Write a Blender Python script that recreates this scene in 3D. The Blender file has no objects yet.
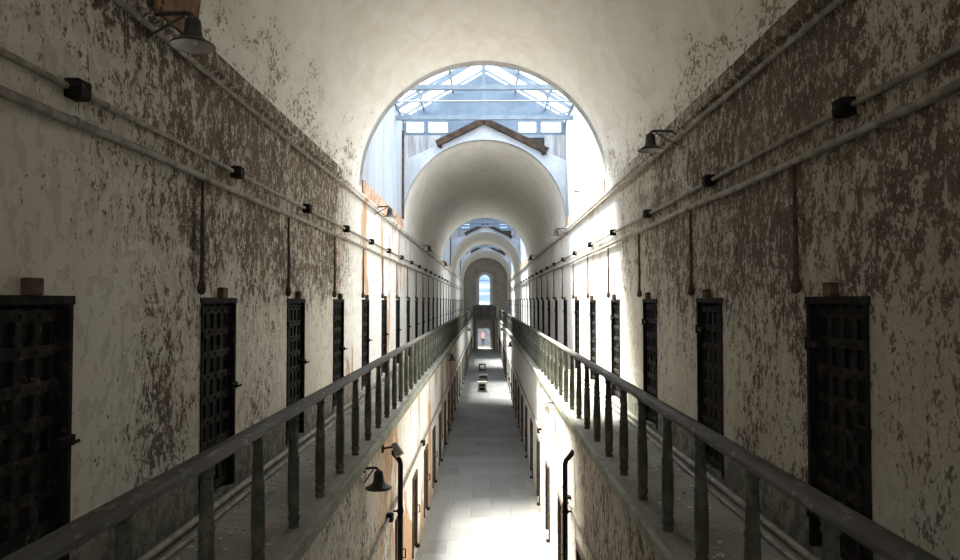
import bpy, math, random
from mathutils import Vector, Matrix
random.seed(11)
SC = bpy.context.scene
COL = SC.collection
PI = math.pi

# ------------------------------------------------------------------ sizes
EYE = 5.06          # camera height; ground floor is z = 0
GAL = 3.30          # walkway level
WX = 2.33           # upper wall half distance
LX = 1.35           # lower wall half distance
EX = 1.285          # walkway edge
RX = 1.445          # railing line
SPR = 7.25          # vault springing
RIM = 7.05          # cornice level
YB = -10.0           # wall behind the camera
YE = 77.0           # far end wall
VAULTS = [(-3.4, 13.7), (20.45, 40.0), (48.0, 59.0), (66.0, YE)]
BAYS = [(13.7, 20.45), (40.0, 48.0), (59.0, 66.0)]

# ------------------------------------------------------------------ node helper
class S:
    """a socket with arithmetic"""
    def __init__(self, nt, sock): self.nt, self.s = nt, sock
    def _m(self, op, o=None, p=None, clamp=False):
        n = self.nt.nodes.new('ShaderNodeMath'); n.operation = op; n.use_clamp = clamp
        for i, v in enumerate((self, o, p)):
            if v is None: continue
            if isinstance(v, S): self.nt.links.new(v.s, n.inputs[i])
            else: n.inputs[i].default_value = v
        return S(self.nt, n.outputs[0])
    def __add__(self, o): return self._m('ADD', o)
    def __sub__(self, o): return self._m('SUBTRACT', o)
    def __mul__(self, o): return self._m('MULTIPLY', o)
    __radd__ = __add__
    __rmul__ = __mul__
    def rsub(self, v): return (self * -1.0) + v
    def clamp(self): return self._m('ADD', 0.0, clamp=True)
    def absv(self): return self._m('ABSOLUTE')
    def step(self, a, b):
        n = self.nt.nodes.new('ShaderNodeMapRange'); n.interpolation_type = 'SMOOTHSTEP'
        self.nt.links.new(self.s, n.inputs[0])
        for i, v in ((1, a), (2, b)):
            if isinstance(v, S): self.nt.links.new(v.s, n.inputs[i])
            else: n.inputs[i].default_value = v
        return S(self.nt, n.outputs[0])

class Mat:
    def __init__(self, name, rough=0.85, metal=0.0, spec=0.3):
        m = bpy.data.materials.new(name); m.use_nodes = True
        self.m, self.nt = m, m.node_tree
        self.b = self.nt.nodes['Principled BSDF']
        self.b.inputs['Roughness'].default_value = rough
        self.b.inputs['Metallic'].default_value = metal
        self.b.inputs['Specular IOR Level'].default_value = spec
        self.tc = self.nt.nodes.new('ShaderNodeTexCoord')
        self.sep = None
    def xyz(self):
        if not self.sep:
            n = self.nt.nodes.new('ShaderNodeSeparateXYZ'); self.nt.links.new(self.tc.outputs['Object'], n.inputs[0])
            self.sep = [S(self.nt, o) for o in n.outputs]
        return self.sep
    def mapped(self, sc=(1, 1, 1), loc=(0, 0, 0)):
        n = self.nt.nodes.new('ShaderNodeMapping')
        n.inputs['Scale'].default_value = sc; n.inputs['Location'].default_value = loc
        self.nt.links.new(self.tc.outputs['Object'], n.inputs[0]); return n.outputs[0]
    def noise(self, scale, detail=4, rough=0.55, sc=(1, 1, 1), loc=(0, 0, 0), dist=0.0):
        n = self.nt.nodes.new('ShaderNodeTexNoise')
        n.inputs['Scale'].default_value = scale; n.inputs['Detail'].default_value = detail
        n.inputs['Roughness'].default_value = rough; n.inputs['Distortion'].default_value = dist
        self.nt.links.new(self.mapped(sc, loc), n.inputs['Vector']); return S(self.nt, n.outputs[0])
    def rgb(self, c):
        n = self.nt.nodes.new('ShaderNodeRGB'); n.outputs[0].default_value = (*c, 1); return n.outputs[0]
    def mix(self, f, a, b, mode='MIX'):
        n = self.nt.nodes.new('ShaderNodeMix'); n.data_type = 'RGBA'; n.blend_type = mode
        if isinstance(f, S): self.nt.links.new(f.s, n.inputs[0])
        else: n.inputs[0].default_value = f
        for i, v in ((6, a), (7, b)):
            if isinstance(v, tuple): n.inputs[i].default_value = (*v, 1)
            else: self.nt.links.new(v, n.inputs[i])
        return n.outputs[2]
    def color(self, c):
        if isinstance(c, tuple): self.b.inputs['Base Color'].default_value = (*c, 1)
        else: self.nt.links.new(c, self.b.inputs['Base Color'])
    def roughness(self, s): self.nt.links.new(s.s, self.b.inputs['Roughness'])
    def bump(self, h, strength=0.4, dist=0.02):
        n = self.nt.nodes.new('ShaderNodeBump')
        n.inputs['Strength'].default_value = strength; n.inputs['Distance'].default_value = dist
        self.nt.links.new(h.s, n.inputs['Height']); self.nt.links.new(n.outputs[0], self.b.inputs['Normal'])

def simple(name, c1, c2, scale=6, rough=0.7, metal=0.0, bump=0.15, lo=.4, hi=.65, spec=.3):
    k = Mat(name, rough, metal, spec)
    n = k.noise(scale, 6, .6)
    k.color(k.mix(n.step(lo, hi), c1, c2))
    if bump: k.bump(n, bump, .01)
    return k.m

CREAM = (.82, .785, .71); WHITE = (.84, .825, .79); BROWN = (.135, .102, .073); TAN = (.30, .235, .165)

def wall_material(name, side, lower=False):
    k = Mat(name, .9, 0, .15)
    x, y, z = k.xyz()
    st = (1, 1, .72)
    low = k.noise(.55, 3, .5, (1, 1, .7), (side * 7.3, 2, 1))
    mid = k.noise(1.7, 4, .6, (1, 1, .6), (side * 3.1, 5, 2))
    n1 = k.noise(11.0, 10, .72, st, (side * 1.7, 0, 0), .25)
    n2 = k.noise(30, 6, .68, (1, 1, .75), (0, side * 2.2, 3))
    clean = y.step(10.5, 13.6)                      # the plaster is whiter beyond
    if not lower:
        up = z.step(4.55, 5.7)
        if side < 0:
            reg = y.step(2.6, 6.0) * (up * .36 + .20) + up * .25 + .08 + (z.step(6.0, 7.0) * .16)
            reg = reg + (y - 5.35).absv().step(1.0, .2) * (z - 4.4).absv().step(1.0, .3) * .55
            reg = reg + (y - 7.55).absv().step(.65, .1) * .22 + z.step(3.75, 3.45) * .3
        else:
            reg = up * .30 + .52 + (y - 6.0).absv().step(2.5, .3) * .12
            reg = reg + z.step(3.8, 3.4) * .2
        reg = reg * (clean.rsub(1.0) * .86 + .14)
    else:
        reg = (.66 if side > 0 else .56) * (y.step(9.5, 12.5).rsub(1.0) * .72 + .28) + z.step(1.2, .1) * .12
    dens = (reg + (low - .5) * .95 + (mid - .5) * 1.0).clamp()
    thr = dens * -.165 + .635
    n4 = k.noise(62, 4, .6, (1, 1, .8), (side, 6, 6))
    v = n1 * .50 + n2 * .32 + n4 * .18
    peel = v.step(thr - .012, thr + .012)
    # shallow flakes that only show an older coat
    n3 = k.noise(9.0, 7, .62, st, (4, side * 5.0, 9), .2)
    coat = n3.step(thr - .055, thr - .035)
    tone = k.noise(1.1, 5, .6, (1, 1, .5), (3, 3, 3))
    streak = k.noise(3.0, 5, .6, (1, 1, .10), (8, 3, 0))
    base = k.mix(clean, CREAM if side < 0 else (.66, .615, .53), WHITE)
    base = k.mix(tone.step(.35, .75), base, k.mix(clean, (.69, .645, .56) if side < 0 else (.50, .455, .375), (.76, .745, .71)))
    base = k.mix(coat * .42, base, (.50, .45, .37))
    base = k.mix(streak.step(.60, .76) * .38, base, (.36, .29, .20))
    # bare orange plaster and brick showing in large areas
    if lower:
        o1 = k.noise(.62, 6, .62, (1, 1, .55), (2, 8, 5), .4)
        orange = o1.step(.50 if side < 0 else .60, .535 if side < 0 else .63) * y.step(8.5, 10.5) * y.step(46, 26)
    else:
        o1 = k.noise(.95, 7, .65, (1, 1, .30), (2, 1, 5), .4)
        orange = o1.step(.565, .59) * y.step(11.0, 12.5) * y.step(34, 18) * (1.0 if side < 0 else .55)
    oc = k.mix(n2.step(.35, .65), (.50, .30, .17), (.62, .43, .28))
    base = k.mix(orange, base, oc)
    dirt = k.mix((n2 * .5 + n4 * .5).step(.46, .60), BROWN, TAN)
    dirt = k.mix(mid.step(.45, .62) * .55, dirt, (.10, .08, .06))
    col = k.mix(peel, base, dirt)
    # grey dirty dado along the walkway
    if not lower:
        dz = z + (mid - .5) * .35 + (n2 - .5) * .12
        dado = dz.step(3.74, 3.69) * (y.step(16, 11) * .7 + .3)
        dd = k.mix(n1.step(.47, .53), (.15, .145, .115), (.29, .28, .235))
        col = k.mix(dado, col, dd)
    else:
        dz = z + (mid - .5) * .5
        col = k.mix(dz.step(.45, .05) * .5, col, (.30, .25, .19))
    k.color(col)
    k.bump(peel * -1.0 + n2 * .45 + n4 * .45 + coat * -.3 + orange * -.4, .85, .014)
    return k.m

def vault_material(name, off, dirty):
    k = Mat(name, .9, 0, .15)
    x, y, z = k.xyz()
    sw = k.noise(2.4, 7, .62, (1.1, .55, 1.0), (off, 1, 2), 1.3)
    fine = k.noise(19, 7, .68, (1, .7, 1), (off, 4, 1), .3)
    big = k.noise(.9, 5, .6, (1, .6, 1), (off, 3, 5))
    base = k.mix(sw.step(.36, .66), (.90, .88, .84), (.83, .80, .735))
    base = k.mix(big.step(.5, .72) * .5, base, (.76, .715, .635))
    lowr = z.step(9.1, 7.2)
    dens = (lowr * (.55 * dirty) + (big - .5) * .9 + .08).clamp()
    thr = dens * -.19 + .695
    v = fine * .6 + sw * .4
    peel = v.step(thr - .012, thr + .012)
    stain = k.noise(1.3, 6, .62, (1, .5, 1.4), (off, 7, 2), .6).step(.48, .70) * lowr
    base = k.mix(stain * (.5 if dirty > 1 else .3), base, (.56, .48, .37))
    pale = k.noise(5.0, 6, .6, (1, .8, .7), (off, 9, 9), .3).step(.60, .63) * lowr
    base = k.mix(pale * .6, base, (.86, .84, .80))
    col = k.mix(peel * .85, base, (.27, .215, .15))
    k.color(col)
    k.bump(sw * 1.0 + fine * .25 - peel * .5, .5, .02)
    return k.m

def floor_material():
    k = Mat('concrete_paving', .75, 0, .3)
    x, y, z = k.xyz()
    br = k.nt.nodes.new('ShaderNodeTexBrick')
    k.nt.links.new(k.mapped((1, 1, 1), (.3, .2, 0)), br.inputs['Vector'])
    br.inputs['Scale'].default_value = 1.0
    br.inputs['Brick Width'].default_value = .95; br.inputs['Row Height'].default_value = .82
    br.inputs['Mortar Size'].default_value = .007; br.inputs['Mortar Smooth'].default_value = .1
    br.inputs['Color1'].default_value = (.255, .252, .243, 1); br.inputs['Color2'].default_value = (.165, .163, .157, 1)
    br.inputs['Mortar'].default_value = (.12, .117, .11, 1); br.inputs['Bias'].default_value = -.2
    n = k.noise(1.4, 6, .6); f = k.noise(14, 5, .6)
    c = k.mix(n.step(.35, .7) * .25, br.outputs['Color'], (.29, .285, .27))
    c = k.mix(f.step(.55, .75) * .35, c, (.24, .23, .21))
    c = k.mix((x.absv()).step(.95, 1.34) * .35, c, (.34, .30, .24))
    k.color(c); k.bump(f * .3 + n * .3, .2, .01)
    return k.m

def walkway_material():
    k = Mat('dusty_concrete', .92, 0, .15)
    x, y, z = k.xyz()
    n = k.noise(1.6, 6, .6); f = k.noise(16, 6, .65); s = k.noise(3.0, 5, .6, (1.6, .25, 1), (2, 2, 2))
    c = k.mix(n.step(.38, .66), (.335, .315, .285), (.235, .22, .195))
    c = k.mix(s.step(.56, .68) * .5, c, (.17, .155, .13))
    c = k.mix(f.step(.60, .66) * .7, c, (.47, .45, .40))
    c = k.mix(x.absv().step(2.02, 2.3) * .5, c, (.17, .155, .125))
    k.color(c); k.bump(f, .3, .01)
    return k.m

def lip_material():
    k = Mat('green_grey_stone', .85, 0, .2)
    n = k.noise(5, 7, .65, (1, .5, 1)); f = k.noise(22, 5, .6)
    c = k.mix(n.step(.40, .60), (.23, .245, .19), (.35, .35, .29))
    c = k.mix(f.step(.58, .66) * .6, c, (.44, .43, .36))
    c = k.mix(n.step(.66, .72), c, (.13, .12, .095))
    k.color(c); k.bump(n + f * .4, .5, .012)
    return k.m

def brick_material():
    k = Mat('bare_brick', .9, 0, .15)
    br = k.nt.nodes.new('ShaderNodeTexBrick')
    m = k.nt.nodes.new('ShaderNodeCombineXYZ')
    x, y, z = k.xyz()
    k.nt.links.new(y.s, m.inputs[0]); k.nt.links.new(z.s, m.inputs[1])
    k.nt.links.new(m.outputs[0], br.inputs['Vector'])
    br.inputs['Scale'].default_value = 1; br.inputs['Brick Width'].default_value = .21; br.inputs['Row Height'].default_value = .075
    br.inputs['Mortar Size'].default_value = .006
    br.inputs['Color1'].default_value = (.42, .22, .13, 1); br.inputs['Color2'].default_value = (.52, .34, .23, 1); br.inputs['Mortar'].default_value = (.50, .43, .34, 1)
    n = k.noise(3, 6, .6)
    c = k.mix(n.step(.5, .6) * .6, br.outputs['Color'], (.62, .54, .45))
    k.color(c); k.bump(n, .5, .02)
    return k.m

def plank_material(name, c1, c2, axis='y', w=.16):
    k = Mat(name, .8, 0, .2)
    x, y, z = k.xyz()
    a = y if axis == 'y' else x
    fr = (a * (1 / w))._m('FRACT')
    groove = (fr - .5).absv().step(.44, .485)
    n = k.noise(3, 6, .6, (2.5, 2.5, .25)); big = k.noise(1.0, 5, .6, (1.5, 1.5, .5))
    c = k.mix(n.step(.4, .65), c1, c2)
    c = k.mix(big.step(.52, .66) * .35, c, tuple(v * .72 for v in c2))
    c = k.mix(groove * .7, c, tuple(v * .45 for v in c2))
    k.color(c); k.bump(groove * -1.0 + n * .2, .5, .01)
    return k.m

def iron_material():
    k = Mat('black_rusted_iron', .8, .0, .08)
    n = k.noise(7, 7, .65); f = k.noise(30, 4, .6)
    c = k.mix(n.step(.45, .62), (.011, .011, .011), (.024, .021, .018))
    c = k.mix(f.step(.58, .68) * n.step(.45, .6), c, (.12, .075, .045))
    k.color(c); k.bump(f, .3, .004)
    return k.m

def flaked_iron():
    k = Mat('flaking_iron_strap', .8, 0, .1)
    n = k.noise(9, 7, .65); f = k.noise(26, 4, .6)
    c = k.mix(n.step(.47, .56), (.014, .013, .012), (.030, .026, .022))
    c = k.mix(f.step(.60, .66) * n.step(.5, .56), c, (.12, .09, .06))
    k.color(c); k.bump(n, .4, .004)
    return k.m

def railing_material():
    k = Mat('old_green_paint', .75, 0, .15)
    n = k.noise(8, 7, .65, (1, 1, .5)); f = k.noise(30, 4, .6)
    c = k.mix(n.step(.42, .6), (.095, .103, .082), (.165, .175, .142))
    c = k.mix(f.step(.57, .64), c, (.085, .072, .055))
    k.color(c); k.bump(n + f * .4, .4, .006)
    return k.m

def rail_top_material():
    k = Mat('worn_handrail', .62, 0, .2)
    n = k.noise(5, 7, .62, (1.5, .16, 1.5)); f = k.noise(26, 4, .6, (1, .3, 1))
    c = k.mix(n.step(.40, .62), (.060, .054, .046), (.10, .092, .078))
    c = k.mix(f.step(.58, .66) * .6, c, (.26, .24, .20))
    k.color(c); k.bump(n, .2, .006)
    return k.m

def glass_material(name='clear_glass', tint=(.93, .96, .97, 1)):
    m = bpy.data.materials.new(name); m.use_nodes = True
    nt = m.node_tree; nt.nodes.clear()
    o = nt.nodes.new('ShaderNodeOutputMaterial'); mx = nt.nodes.new('ShaderNodeMixShader')
    t = nt.nodes.new('ShaderNodeBsdfTransparent'); g = nt.nodes.new('ShaderNodeBsdfGlossy')
    t.inputs[0].default_value = tint; g.inputs['Roughness'].default_value = .05
    mx.inputs[0].default_value = .05
    nt.links.new(t.outputs[0], mx.inputs[1]); nt.links.new(g.outputs[0], mx.inputs[2]); nt.links.new(mx.outputs[0], o.inputs[0])
    return m

M = {
    'wl': wall_material('peeling_plaster_left', -1), 'wr': wall_material('peeling_plaster_right', 1),
    'll': wall_material('lower_plaster_left', -1, True), 'lr': wall_material('lower_plaster_right', 1, True),
    'v0': vault_material('vault_plaster_near', 1.0, 1.35), 'v1': vault_material('vault_plaster_far', 6.0, .35),
    'floor': floor_material(), 'walk': walkway_material(), 'lip': lip_material(), 'brick': brick_material(),
    'gable': simple('gable_limewash', (.47, .495, .53), (.39, .42, .46), 3, .9, 0, .2),
    'planks': plank_material('white_boarding', (.43, .465, .515), (.33, .365, .415)),
    'greyplanks': plank_material('grey_weathered_boards', (.36, .37, .38), (.22, .22, .225), 'x', .11),
    'darkwood': simple('dark_old_timber', (.030, .020, .015), (.075, .045, .03), 5, .9),
    'blue': simple('blue_grey_sheet', (.125, .165, .215), (.165, .21, .265), 2, .6, 0, .05),
    'bluesteel': simple('pale_painted_steel', (.15, .19, .235), (.19, .235, .28), 4, .5, 0, .05),
    'iron': iron_material(), 'strap': flaked_iron(), 'rail': railing_material(), 'railtop': rail_top_material(),
    'rust': simple('rust', (.17, .085, .045), (.30, .17, .095), 9, .9),
    'rustdark': simple('dark_rust', (.060, .042, .032), (.13, .085, .055), 12, .85),
    'pipe': simple('painted_conduit', (.33, .295, .235), (.20, .175, .14), 7, .6, 0, .2, .42, .6),
    'shade': simple('dark_enamel', (.035, .033, .031), (.065, .058, .050), 9, .45),
    'shadein': simple('white_enamel_lining', (.72, .71, .68), (.60, .58, .54), 9, .4),
    'bulb': simple('bulb_glass', (.85, .84, .80), (.75, .74, .70), 5, .15, 0, 0),
    'whiteshade': simple('white_enamel', (.78, .77, .73), (.66, .64, .58), 9, .45),
    'dark': simple('dark_cavity', (.03, .028, .026), (.05, .045, .04), 6, .95),  # shade of hollows put into the colour
    'lowdoor': simple('brown_door_paint', (.055, .042, .032), (.20, .105, .06), 4, .8, 0, .3, .45, .66),
    'crate': simple('pale_painted_wood', (.62, .58, .48), (.50, .46, .37), 6, .75),
    'stool': simple('dark_stained_wood', (.07, .06, .05), (.12, .10, .085), 6, .7),
    'glass': glass_material(),
    'dirtyglass': glass_material('grimy_glass', (.40, .43, .46, 1)),  # darker tint put in to dim the far skylights
    'rearglass': glass_material('grimy_rear_glass', (.28, .28, .27, 1)),  # tint sets how much light the added rear skylight lets in
    'yard': simple('pale_paving', (.55, .54, .52), (.45, .44, .42), 2, .9),
    'yardwall': simple('blue_grey_stone', (.30, .33, .37), (.40, .42, .45), 2.5, .9),
    'flake': simple('paint_flakes_cream', (.62, .58, .49), (.30, .26, .20), 4, .9, 0, 0),
    'skin': simple('skin', (.62, .40, .30), (.58, .36, .27), 6, .6, 0, 0),
    'pink': simple('pink_cotton', (.72, .30, .33), (.62, .24, .28), 8, .9, 0, .1),
    'trousers': simple('dark_denim', (.045, .05, .075), (.065, .07, .10), 8, .9, 0, .1),
    'hair': simple('dark_hair', (.025, .018, .014), (.04, .03, .022), 20, .6, 0, .1),
    'white_trim': simple('white_painted_trim', (.74, .74, .73), (.62, .62, .60), 5, .7),
    'balcony': simple('dark_balcony_timber', (.13, .125, .115), (.19, .18, .165), 5, .8),
}

# ------------------------------------------------------------------ mesh builder
class MB:
    def __init__(self): self.v, self.f, self.s, self.mi = [], [], [], []
    def _add(self, vs, fs, smooth=False, mi=0):
        b = len(self.v); self.v += [tuple(p) for p in vs]
        for f in fs:
            self.f.append([b + i for i in f]); self.s.append(smooth); self.mi.append(mi)
    def box(self, x0, x1, y0, y1, z0, z1, mi=0):
        x0, x1 = sorted((x0, x1)); y0, y1 = sorted((y0, y1)); z0, z1 = sorted((z0, z1))
        self._add([(x0, y0, z0), (x1, y0, z0), (x1, y1, z0), (x0, y1, z0), (x0, y0, z1), (x1, y0, z1), (x1, y1, z1), (x0, y1, z1)],
                  [(0, 3, 2, 1), (4, 5, 6, 7), (0, 1, 5, 4), (1, 2, 6, 5), (2, 3, 7, 6), (3, 0, 4, 7)], False, mi)
        return self
    def quad(self, a, b, c, d, mi=0): self._add([a, b, c, d], [(0, 1, 2, 3)], False, mi); return self
    def tube(self, pts, r, n=10, cap=True, mi=0):
        pts = [Vector(p) for p in pts]; rs = r if isinstance(r, (list, tuple)) else [r] * len(pts)
        vs, fs = [], []
        up = None
        for i, p in enumerate(pts):
            d = (pts[min(i + 1, len(pts) - 1)] - pts[max(i - 1, 0)]).normalized()
            if up is None:
                up = Vector((0, 0, 1)) if abs(d.z) < .9 else Vector((1, 0, 0))
            a = d.cross(up)
            if a.length < 1e-4: a = d.cross(Vector((0, 1, 0)))
            a.normalize(); bb = a.cross(d).normalized(); up = bb
            for k in range(n):
                t = 2 * PI * k / n
                vs.append(p + (a * math.cos(t) + bb * math.sin(t)) * rs[i])
        for i in range(len(pts) - 1):
            for k in range(n):
                k2 = (k + 1) % n
                fs.append((i * n + k, i * n + k2, (i + 1) * n + k2, (i + 1) * n + k))
        self._add(vs, fs, True, mi)
        if cap:
            self._add(vs[:n], [tuple(range(n - 1, -1, -1))], False, mi)
            self._add(vs[-n:], [tuple(range(n))], False, mi)
        return self
    def lathe(self, prof, c=(0, 0, 0), n=20, mi=0, smooth=True, tilt=None, caps=True):
        vs, fs = [], []
        R = tilt if tilt else Matrix.Identity(3)
        for (r, z) in prof:
            for k in range(n):
                t = 2 * PI * k / n
                vs.append(R @ Vector((r * math.cos(t), r * math.sin(t), z)) + Vector(c))
        for i in range(len(prof) - 1):
            for k in range(n):
                k2 = (k + 1) % n
                fs.append((i * n + k, i * n + k2, (i + 1) * n + k2, (i + 1) * n + k))
        self._add(vs, fs, smooth, mi)
        for i, rev in ((0, True), (len(prof) - 1, False)):
            if caps and prof[i][0] > 1e-4:
                ring = vs[i * n:(i + 1) * n]
                self._add(ring, [tuple(range(n - 1, -1, -1)) if rev else tuple(range(n))], False, mi)
        return self
    def prism(self, outline, axis, a, b, mi=0, smooth=False):
        """outline of 2D points extruded along an axis from a to b"""
        def P(p, t):
            if axis == 'y': return (p[0], t, p[1])
            if axis == 'x': return (t, p[0], p[1])
            return (p[0], p[1], t)
        n = len(outline)
        A = [P(p, a) for p in outline]; B = [P(p, b) for p in outline]
        self._add(A + B, [(i, (i + 1) % n, n + (i + 1) % n, n + i) for i in range(n)], smooth, mi)
        self._add(A, [tuple(range(n - 1, -1, -1))], False, mi); self._add(B, [tuple(range(n))], False, mi)
        return self
    def bar(self, p, q, w, h, mi=0, up=(0, 0, 1)):
        p, q = Vector(p), Vector(q); d = (q - p).normalized()
        a = d.cross(Vector(up))
        if a.length < 1e-4: a = d.cross(Vector((0, 1, 0)))
        a.normalize(); b = a.cross(d).normalized()
        a *= w / 2; b *= h / 2
        vs = [p - a - b, p + a - b, p + a + b, p - a + b, q - a - b, q + a - b, q + a + b, q - a + b]
        self._add(vs, [(3, 2, 1, 0), (4, 5, 6, 7), (0, 1, 5, 4), (1, 2, 6, 5), (2, 3, 7, 6), (3, 0, 4, 7)], False, mi)
        return self
    def build(self, name, mats, parent=None, bevel=0):
        me = bpy.data.meshes.new(name); me.from_pydata(self.v, [], self.f)
        me.polygons.foreach_set('use_smooth', self.s); me.polygons.foreach_set('material_index', self.mi)
        for m in (mats if isinstance(mats, (list, tuple)) else [mats]): me.materials.append(m)
        me.validate(); me.update()
        o = bpy.data.objects.new(name, me); COL.objects.link(o)
        if parent: o.parent = parent
        if bevel:
            b = o.modifiers.new('edge', 'BEVEL'); b.width = bevel; b.segments = 2; b.limit_method = 'ANGLE'
        return o

def tag(o, label=None, cat=None, group=None, kind=None):
    if label: o['label'] = label
    if cat: o['category'] = cat
    if group: o['group'] = group
    if kind: o['kind'] = kind
    return o
def struct(o): o['kind'] = 'structure'; return o
def empty(name, loc=(0, 0, 0), rz=0):
    o = bpy.data.objects.new(name, None); o.empty_display_size = .1; COL.objects.link(o)
    o.location = loc; o.rotation_euler = (0, 0, rz); return o
def dup(root, loc, rz=None):
    r = root.copy(); COL.objects.link(r); r.location = loc
    if rz is not None: r.rotation_euler = (0, 0, rz)
    for ch in root.children:
        c = ch.copy(); COL.objects.link(c); c.parent = r
        for g in ch.children:
            d = g.copy(); COL.objects.link(d); d.parent = c
    return r
ORD = ['first', 'second', 'third', 'fourth', 'fifth', 'sixth', 'seventh', 'eighth', 'ninth', 'tenth', 'eleventh', 'twelfth',
       'thirteenth', 'fourteenth', 'fifteenth', 'sixteenth', 'seventeenth', 'eighteenth', 'nineteenth', 'twentieth']
def zone(y):
    for i, (a, b) in enumerate(BAYS):
        if y < a: return 'under the %s vault' % ORD[i]
        if y < b: return 'under the %s skylight' % ORD[i]
    return 'under the last vault'
SIDE = {-1: 'left', 1: 'right'}

# ------------------------------------------------------------------ setting: walls
DOOR_Y = {-1: [3.41 + 2.60 * k for k in range(28)], 1: [4.32 + 2.66 * k for k in range(27)]}
DOOR_Y[-1][0] = 3.31; DOOR_Y[-1].insert(0, .71); DOOR_Y[1].insert(0, 1.66)
DOOR_Y = {s: [y for y in v if y < 74] for s, v in DOOR_Y.items()}
DW, DZ0, DZ1 = .80, GAL + .05, 5.06
LDOOR_Y = {-1: [8.66 + 2.57 * k for k in range(25)], 1: [9.55 + 2.65 * k for k in range(24)]}
LW, LZ0, LZ1 = .72, .18, 1.62

def pierced_wall(name, s, X, z0, z1, holes, depth, mat, y0=YB, y1=YE):
    """wall in the plane x = s*X, seen from the corridor, with recessed openings"""
    mb = MB(); xo = s * (X + depth); xi = s * X
    cuts = sorted({y0, y1, *[h[0] for h in holes], *[h[1] for h in holes]})
    hh = {h[0]: h for h in holes}
    def q(a, b, za, zb, x):
        p = [(x, a, za), (x, b, za), (x, b, zb), (x, a, zb)]
        if s > 0: p.reverse()
        mb.quad(*p)
    for a, b in zip(cuts, cuts[1:]):
        h = hh.get(a)
        if h is None: q(a, b, z0, z1, xi)
        else:
            if h[2] > z0: q(a, b, z0, h[2], xi)
            q(a, b, h[3], z1, xi); q(a, b, h[2], h[3], xo)
            mb.quad((xi, a, h[2]), (xo, a, h[2]), (xo, b, h[2]), (xi, b, h[2]))
            mb.quad((xi, a, h[3]), (xo, a, h[3]), (xo, b, h[3]), (xi, b, h[3]))
            for t in (a, b): mb.quad((xi, t, h[2]), (xo, t, h[2]), (xo, t, h[3]), (xi, t, h[3]))
    return struct(mb.build(name, mat))

for s in (-1, 1):
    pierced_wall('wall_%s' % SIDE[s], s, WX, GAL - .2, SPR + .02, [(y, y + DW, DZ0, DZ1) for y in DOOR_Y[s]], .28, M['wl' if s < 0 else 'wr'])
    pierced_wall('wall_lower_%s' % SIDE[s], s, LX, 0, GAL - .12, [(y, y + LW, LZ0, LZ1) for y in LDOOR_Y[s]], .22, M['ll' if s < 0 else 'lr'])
    # walkway slab and its stone lip
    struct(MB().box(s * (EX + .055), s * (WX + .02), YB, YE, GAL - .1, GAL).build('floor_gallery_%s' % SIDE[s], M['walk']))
    mb = MB()
    prof = [(EX + .17, GAL - .2), (EX + .10, GAL - .2), (EX + .05, GAL - .17), (EX + .03, GAL - .11), (EX, GAL - .09), (EX - .005, GAL + .008), (EX + .015, GAL + .016), (EX + .045, GAL + .014), (EX + .06, GAL + .002), (EX + .06, GAL - .01), (EX + .17, GAL - .01)]
    mb.prism([(s * p[0], p[1]) for p in prof], 'y', .0, YE - 4)
    struct(mb.build('trim_gallery_edge_%s' % SIDE[s], M['lip']))
    # cornice moulding
    mb = MB()
    prof = [(WX + .01, RIM - .05), (WX - .025, RIM - .05), (WX - .03, RIM - .02), (WX - .065, RIM), (WX - .065, RIM + .03), (WX + .01, RIM + .045)]
    mb.prism([(s * p[0], p[1]) for p in prof], 'y', YB, YE)
    struct(mb.build('trim_cornice_%s' % SIDE[s], M['wl' if s < 0 else 'wr']))

struct(MB().box(-LX - .3, LX + .3, YB, YE + .3, -.2, 0).build('floor', M['floor']))
# landing on which the camera stands
struct(MB().box(-EX - .17, EX + .17, YB, .0, GAL - .2, GAL).build('floor_landing', M['walk']))
# wall behind, with the arched way to the rotunda
struct(MB().box(-WX - .3, WX + .3, YB - .25, YB, 0, 11.8).build('wall_back', M['gable']))

# ------------------------------------------------------------------ vaults
def vault(name, a, b, mat, up=0):
    mb = MB(); n = 40; R, T = WX - .005, .22; SPR = 7.25 + up
    segs = max(2, int((b - a) / 1.2))
    vs, fs = [], []
    for j in range(segs + 1):
        y = a + (b - a) * j / segs
        for i in range(n + 1):
            t = PI * i / n
            vs.append((R * math.cos(t), y, SPR + R * math.sin(t)))
    for j in range(segs):
        for i in range(n):
            q = j * (n + 1) + i
            fs.append((q, q + n + 1, q + n + 2, q + 1))
    mb._add(vs, fs, True)
    vo = []
    for y in (a, b):
        for i in range(n + 1):
            t = PI * i / n
            vo.append(((R + T) * math.cos(t), y, SPR + (R + T) * math.sin(t)))
    mb._add(vo, [(i, i + 1, n + 2 + i, n + 1 + i) for i in range(n)], True)
    return struct(mb.build(name, mat))

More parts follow.
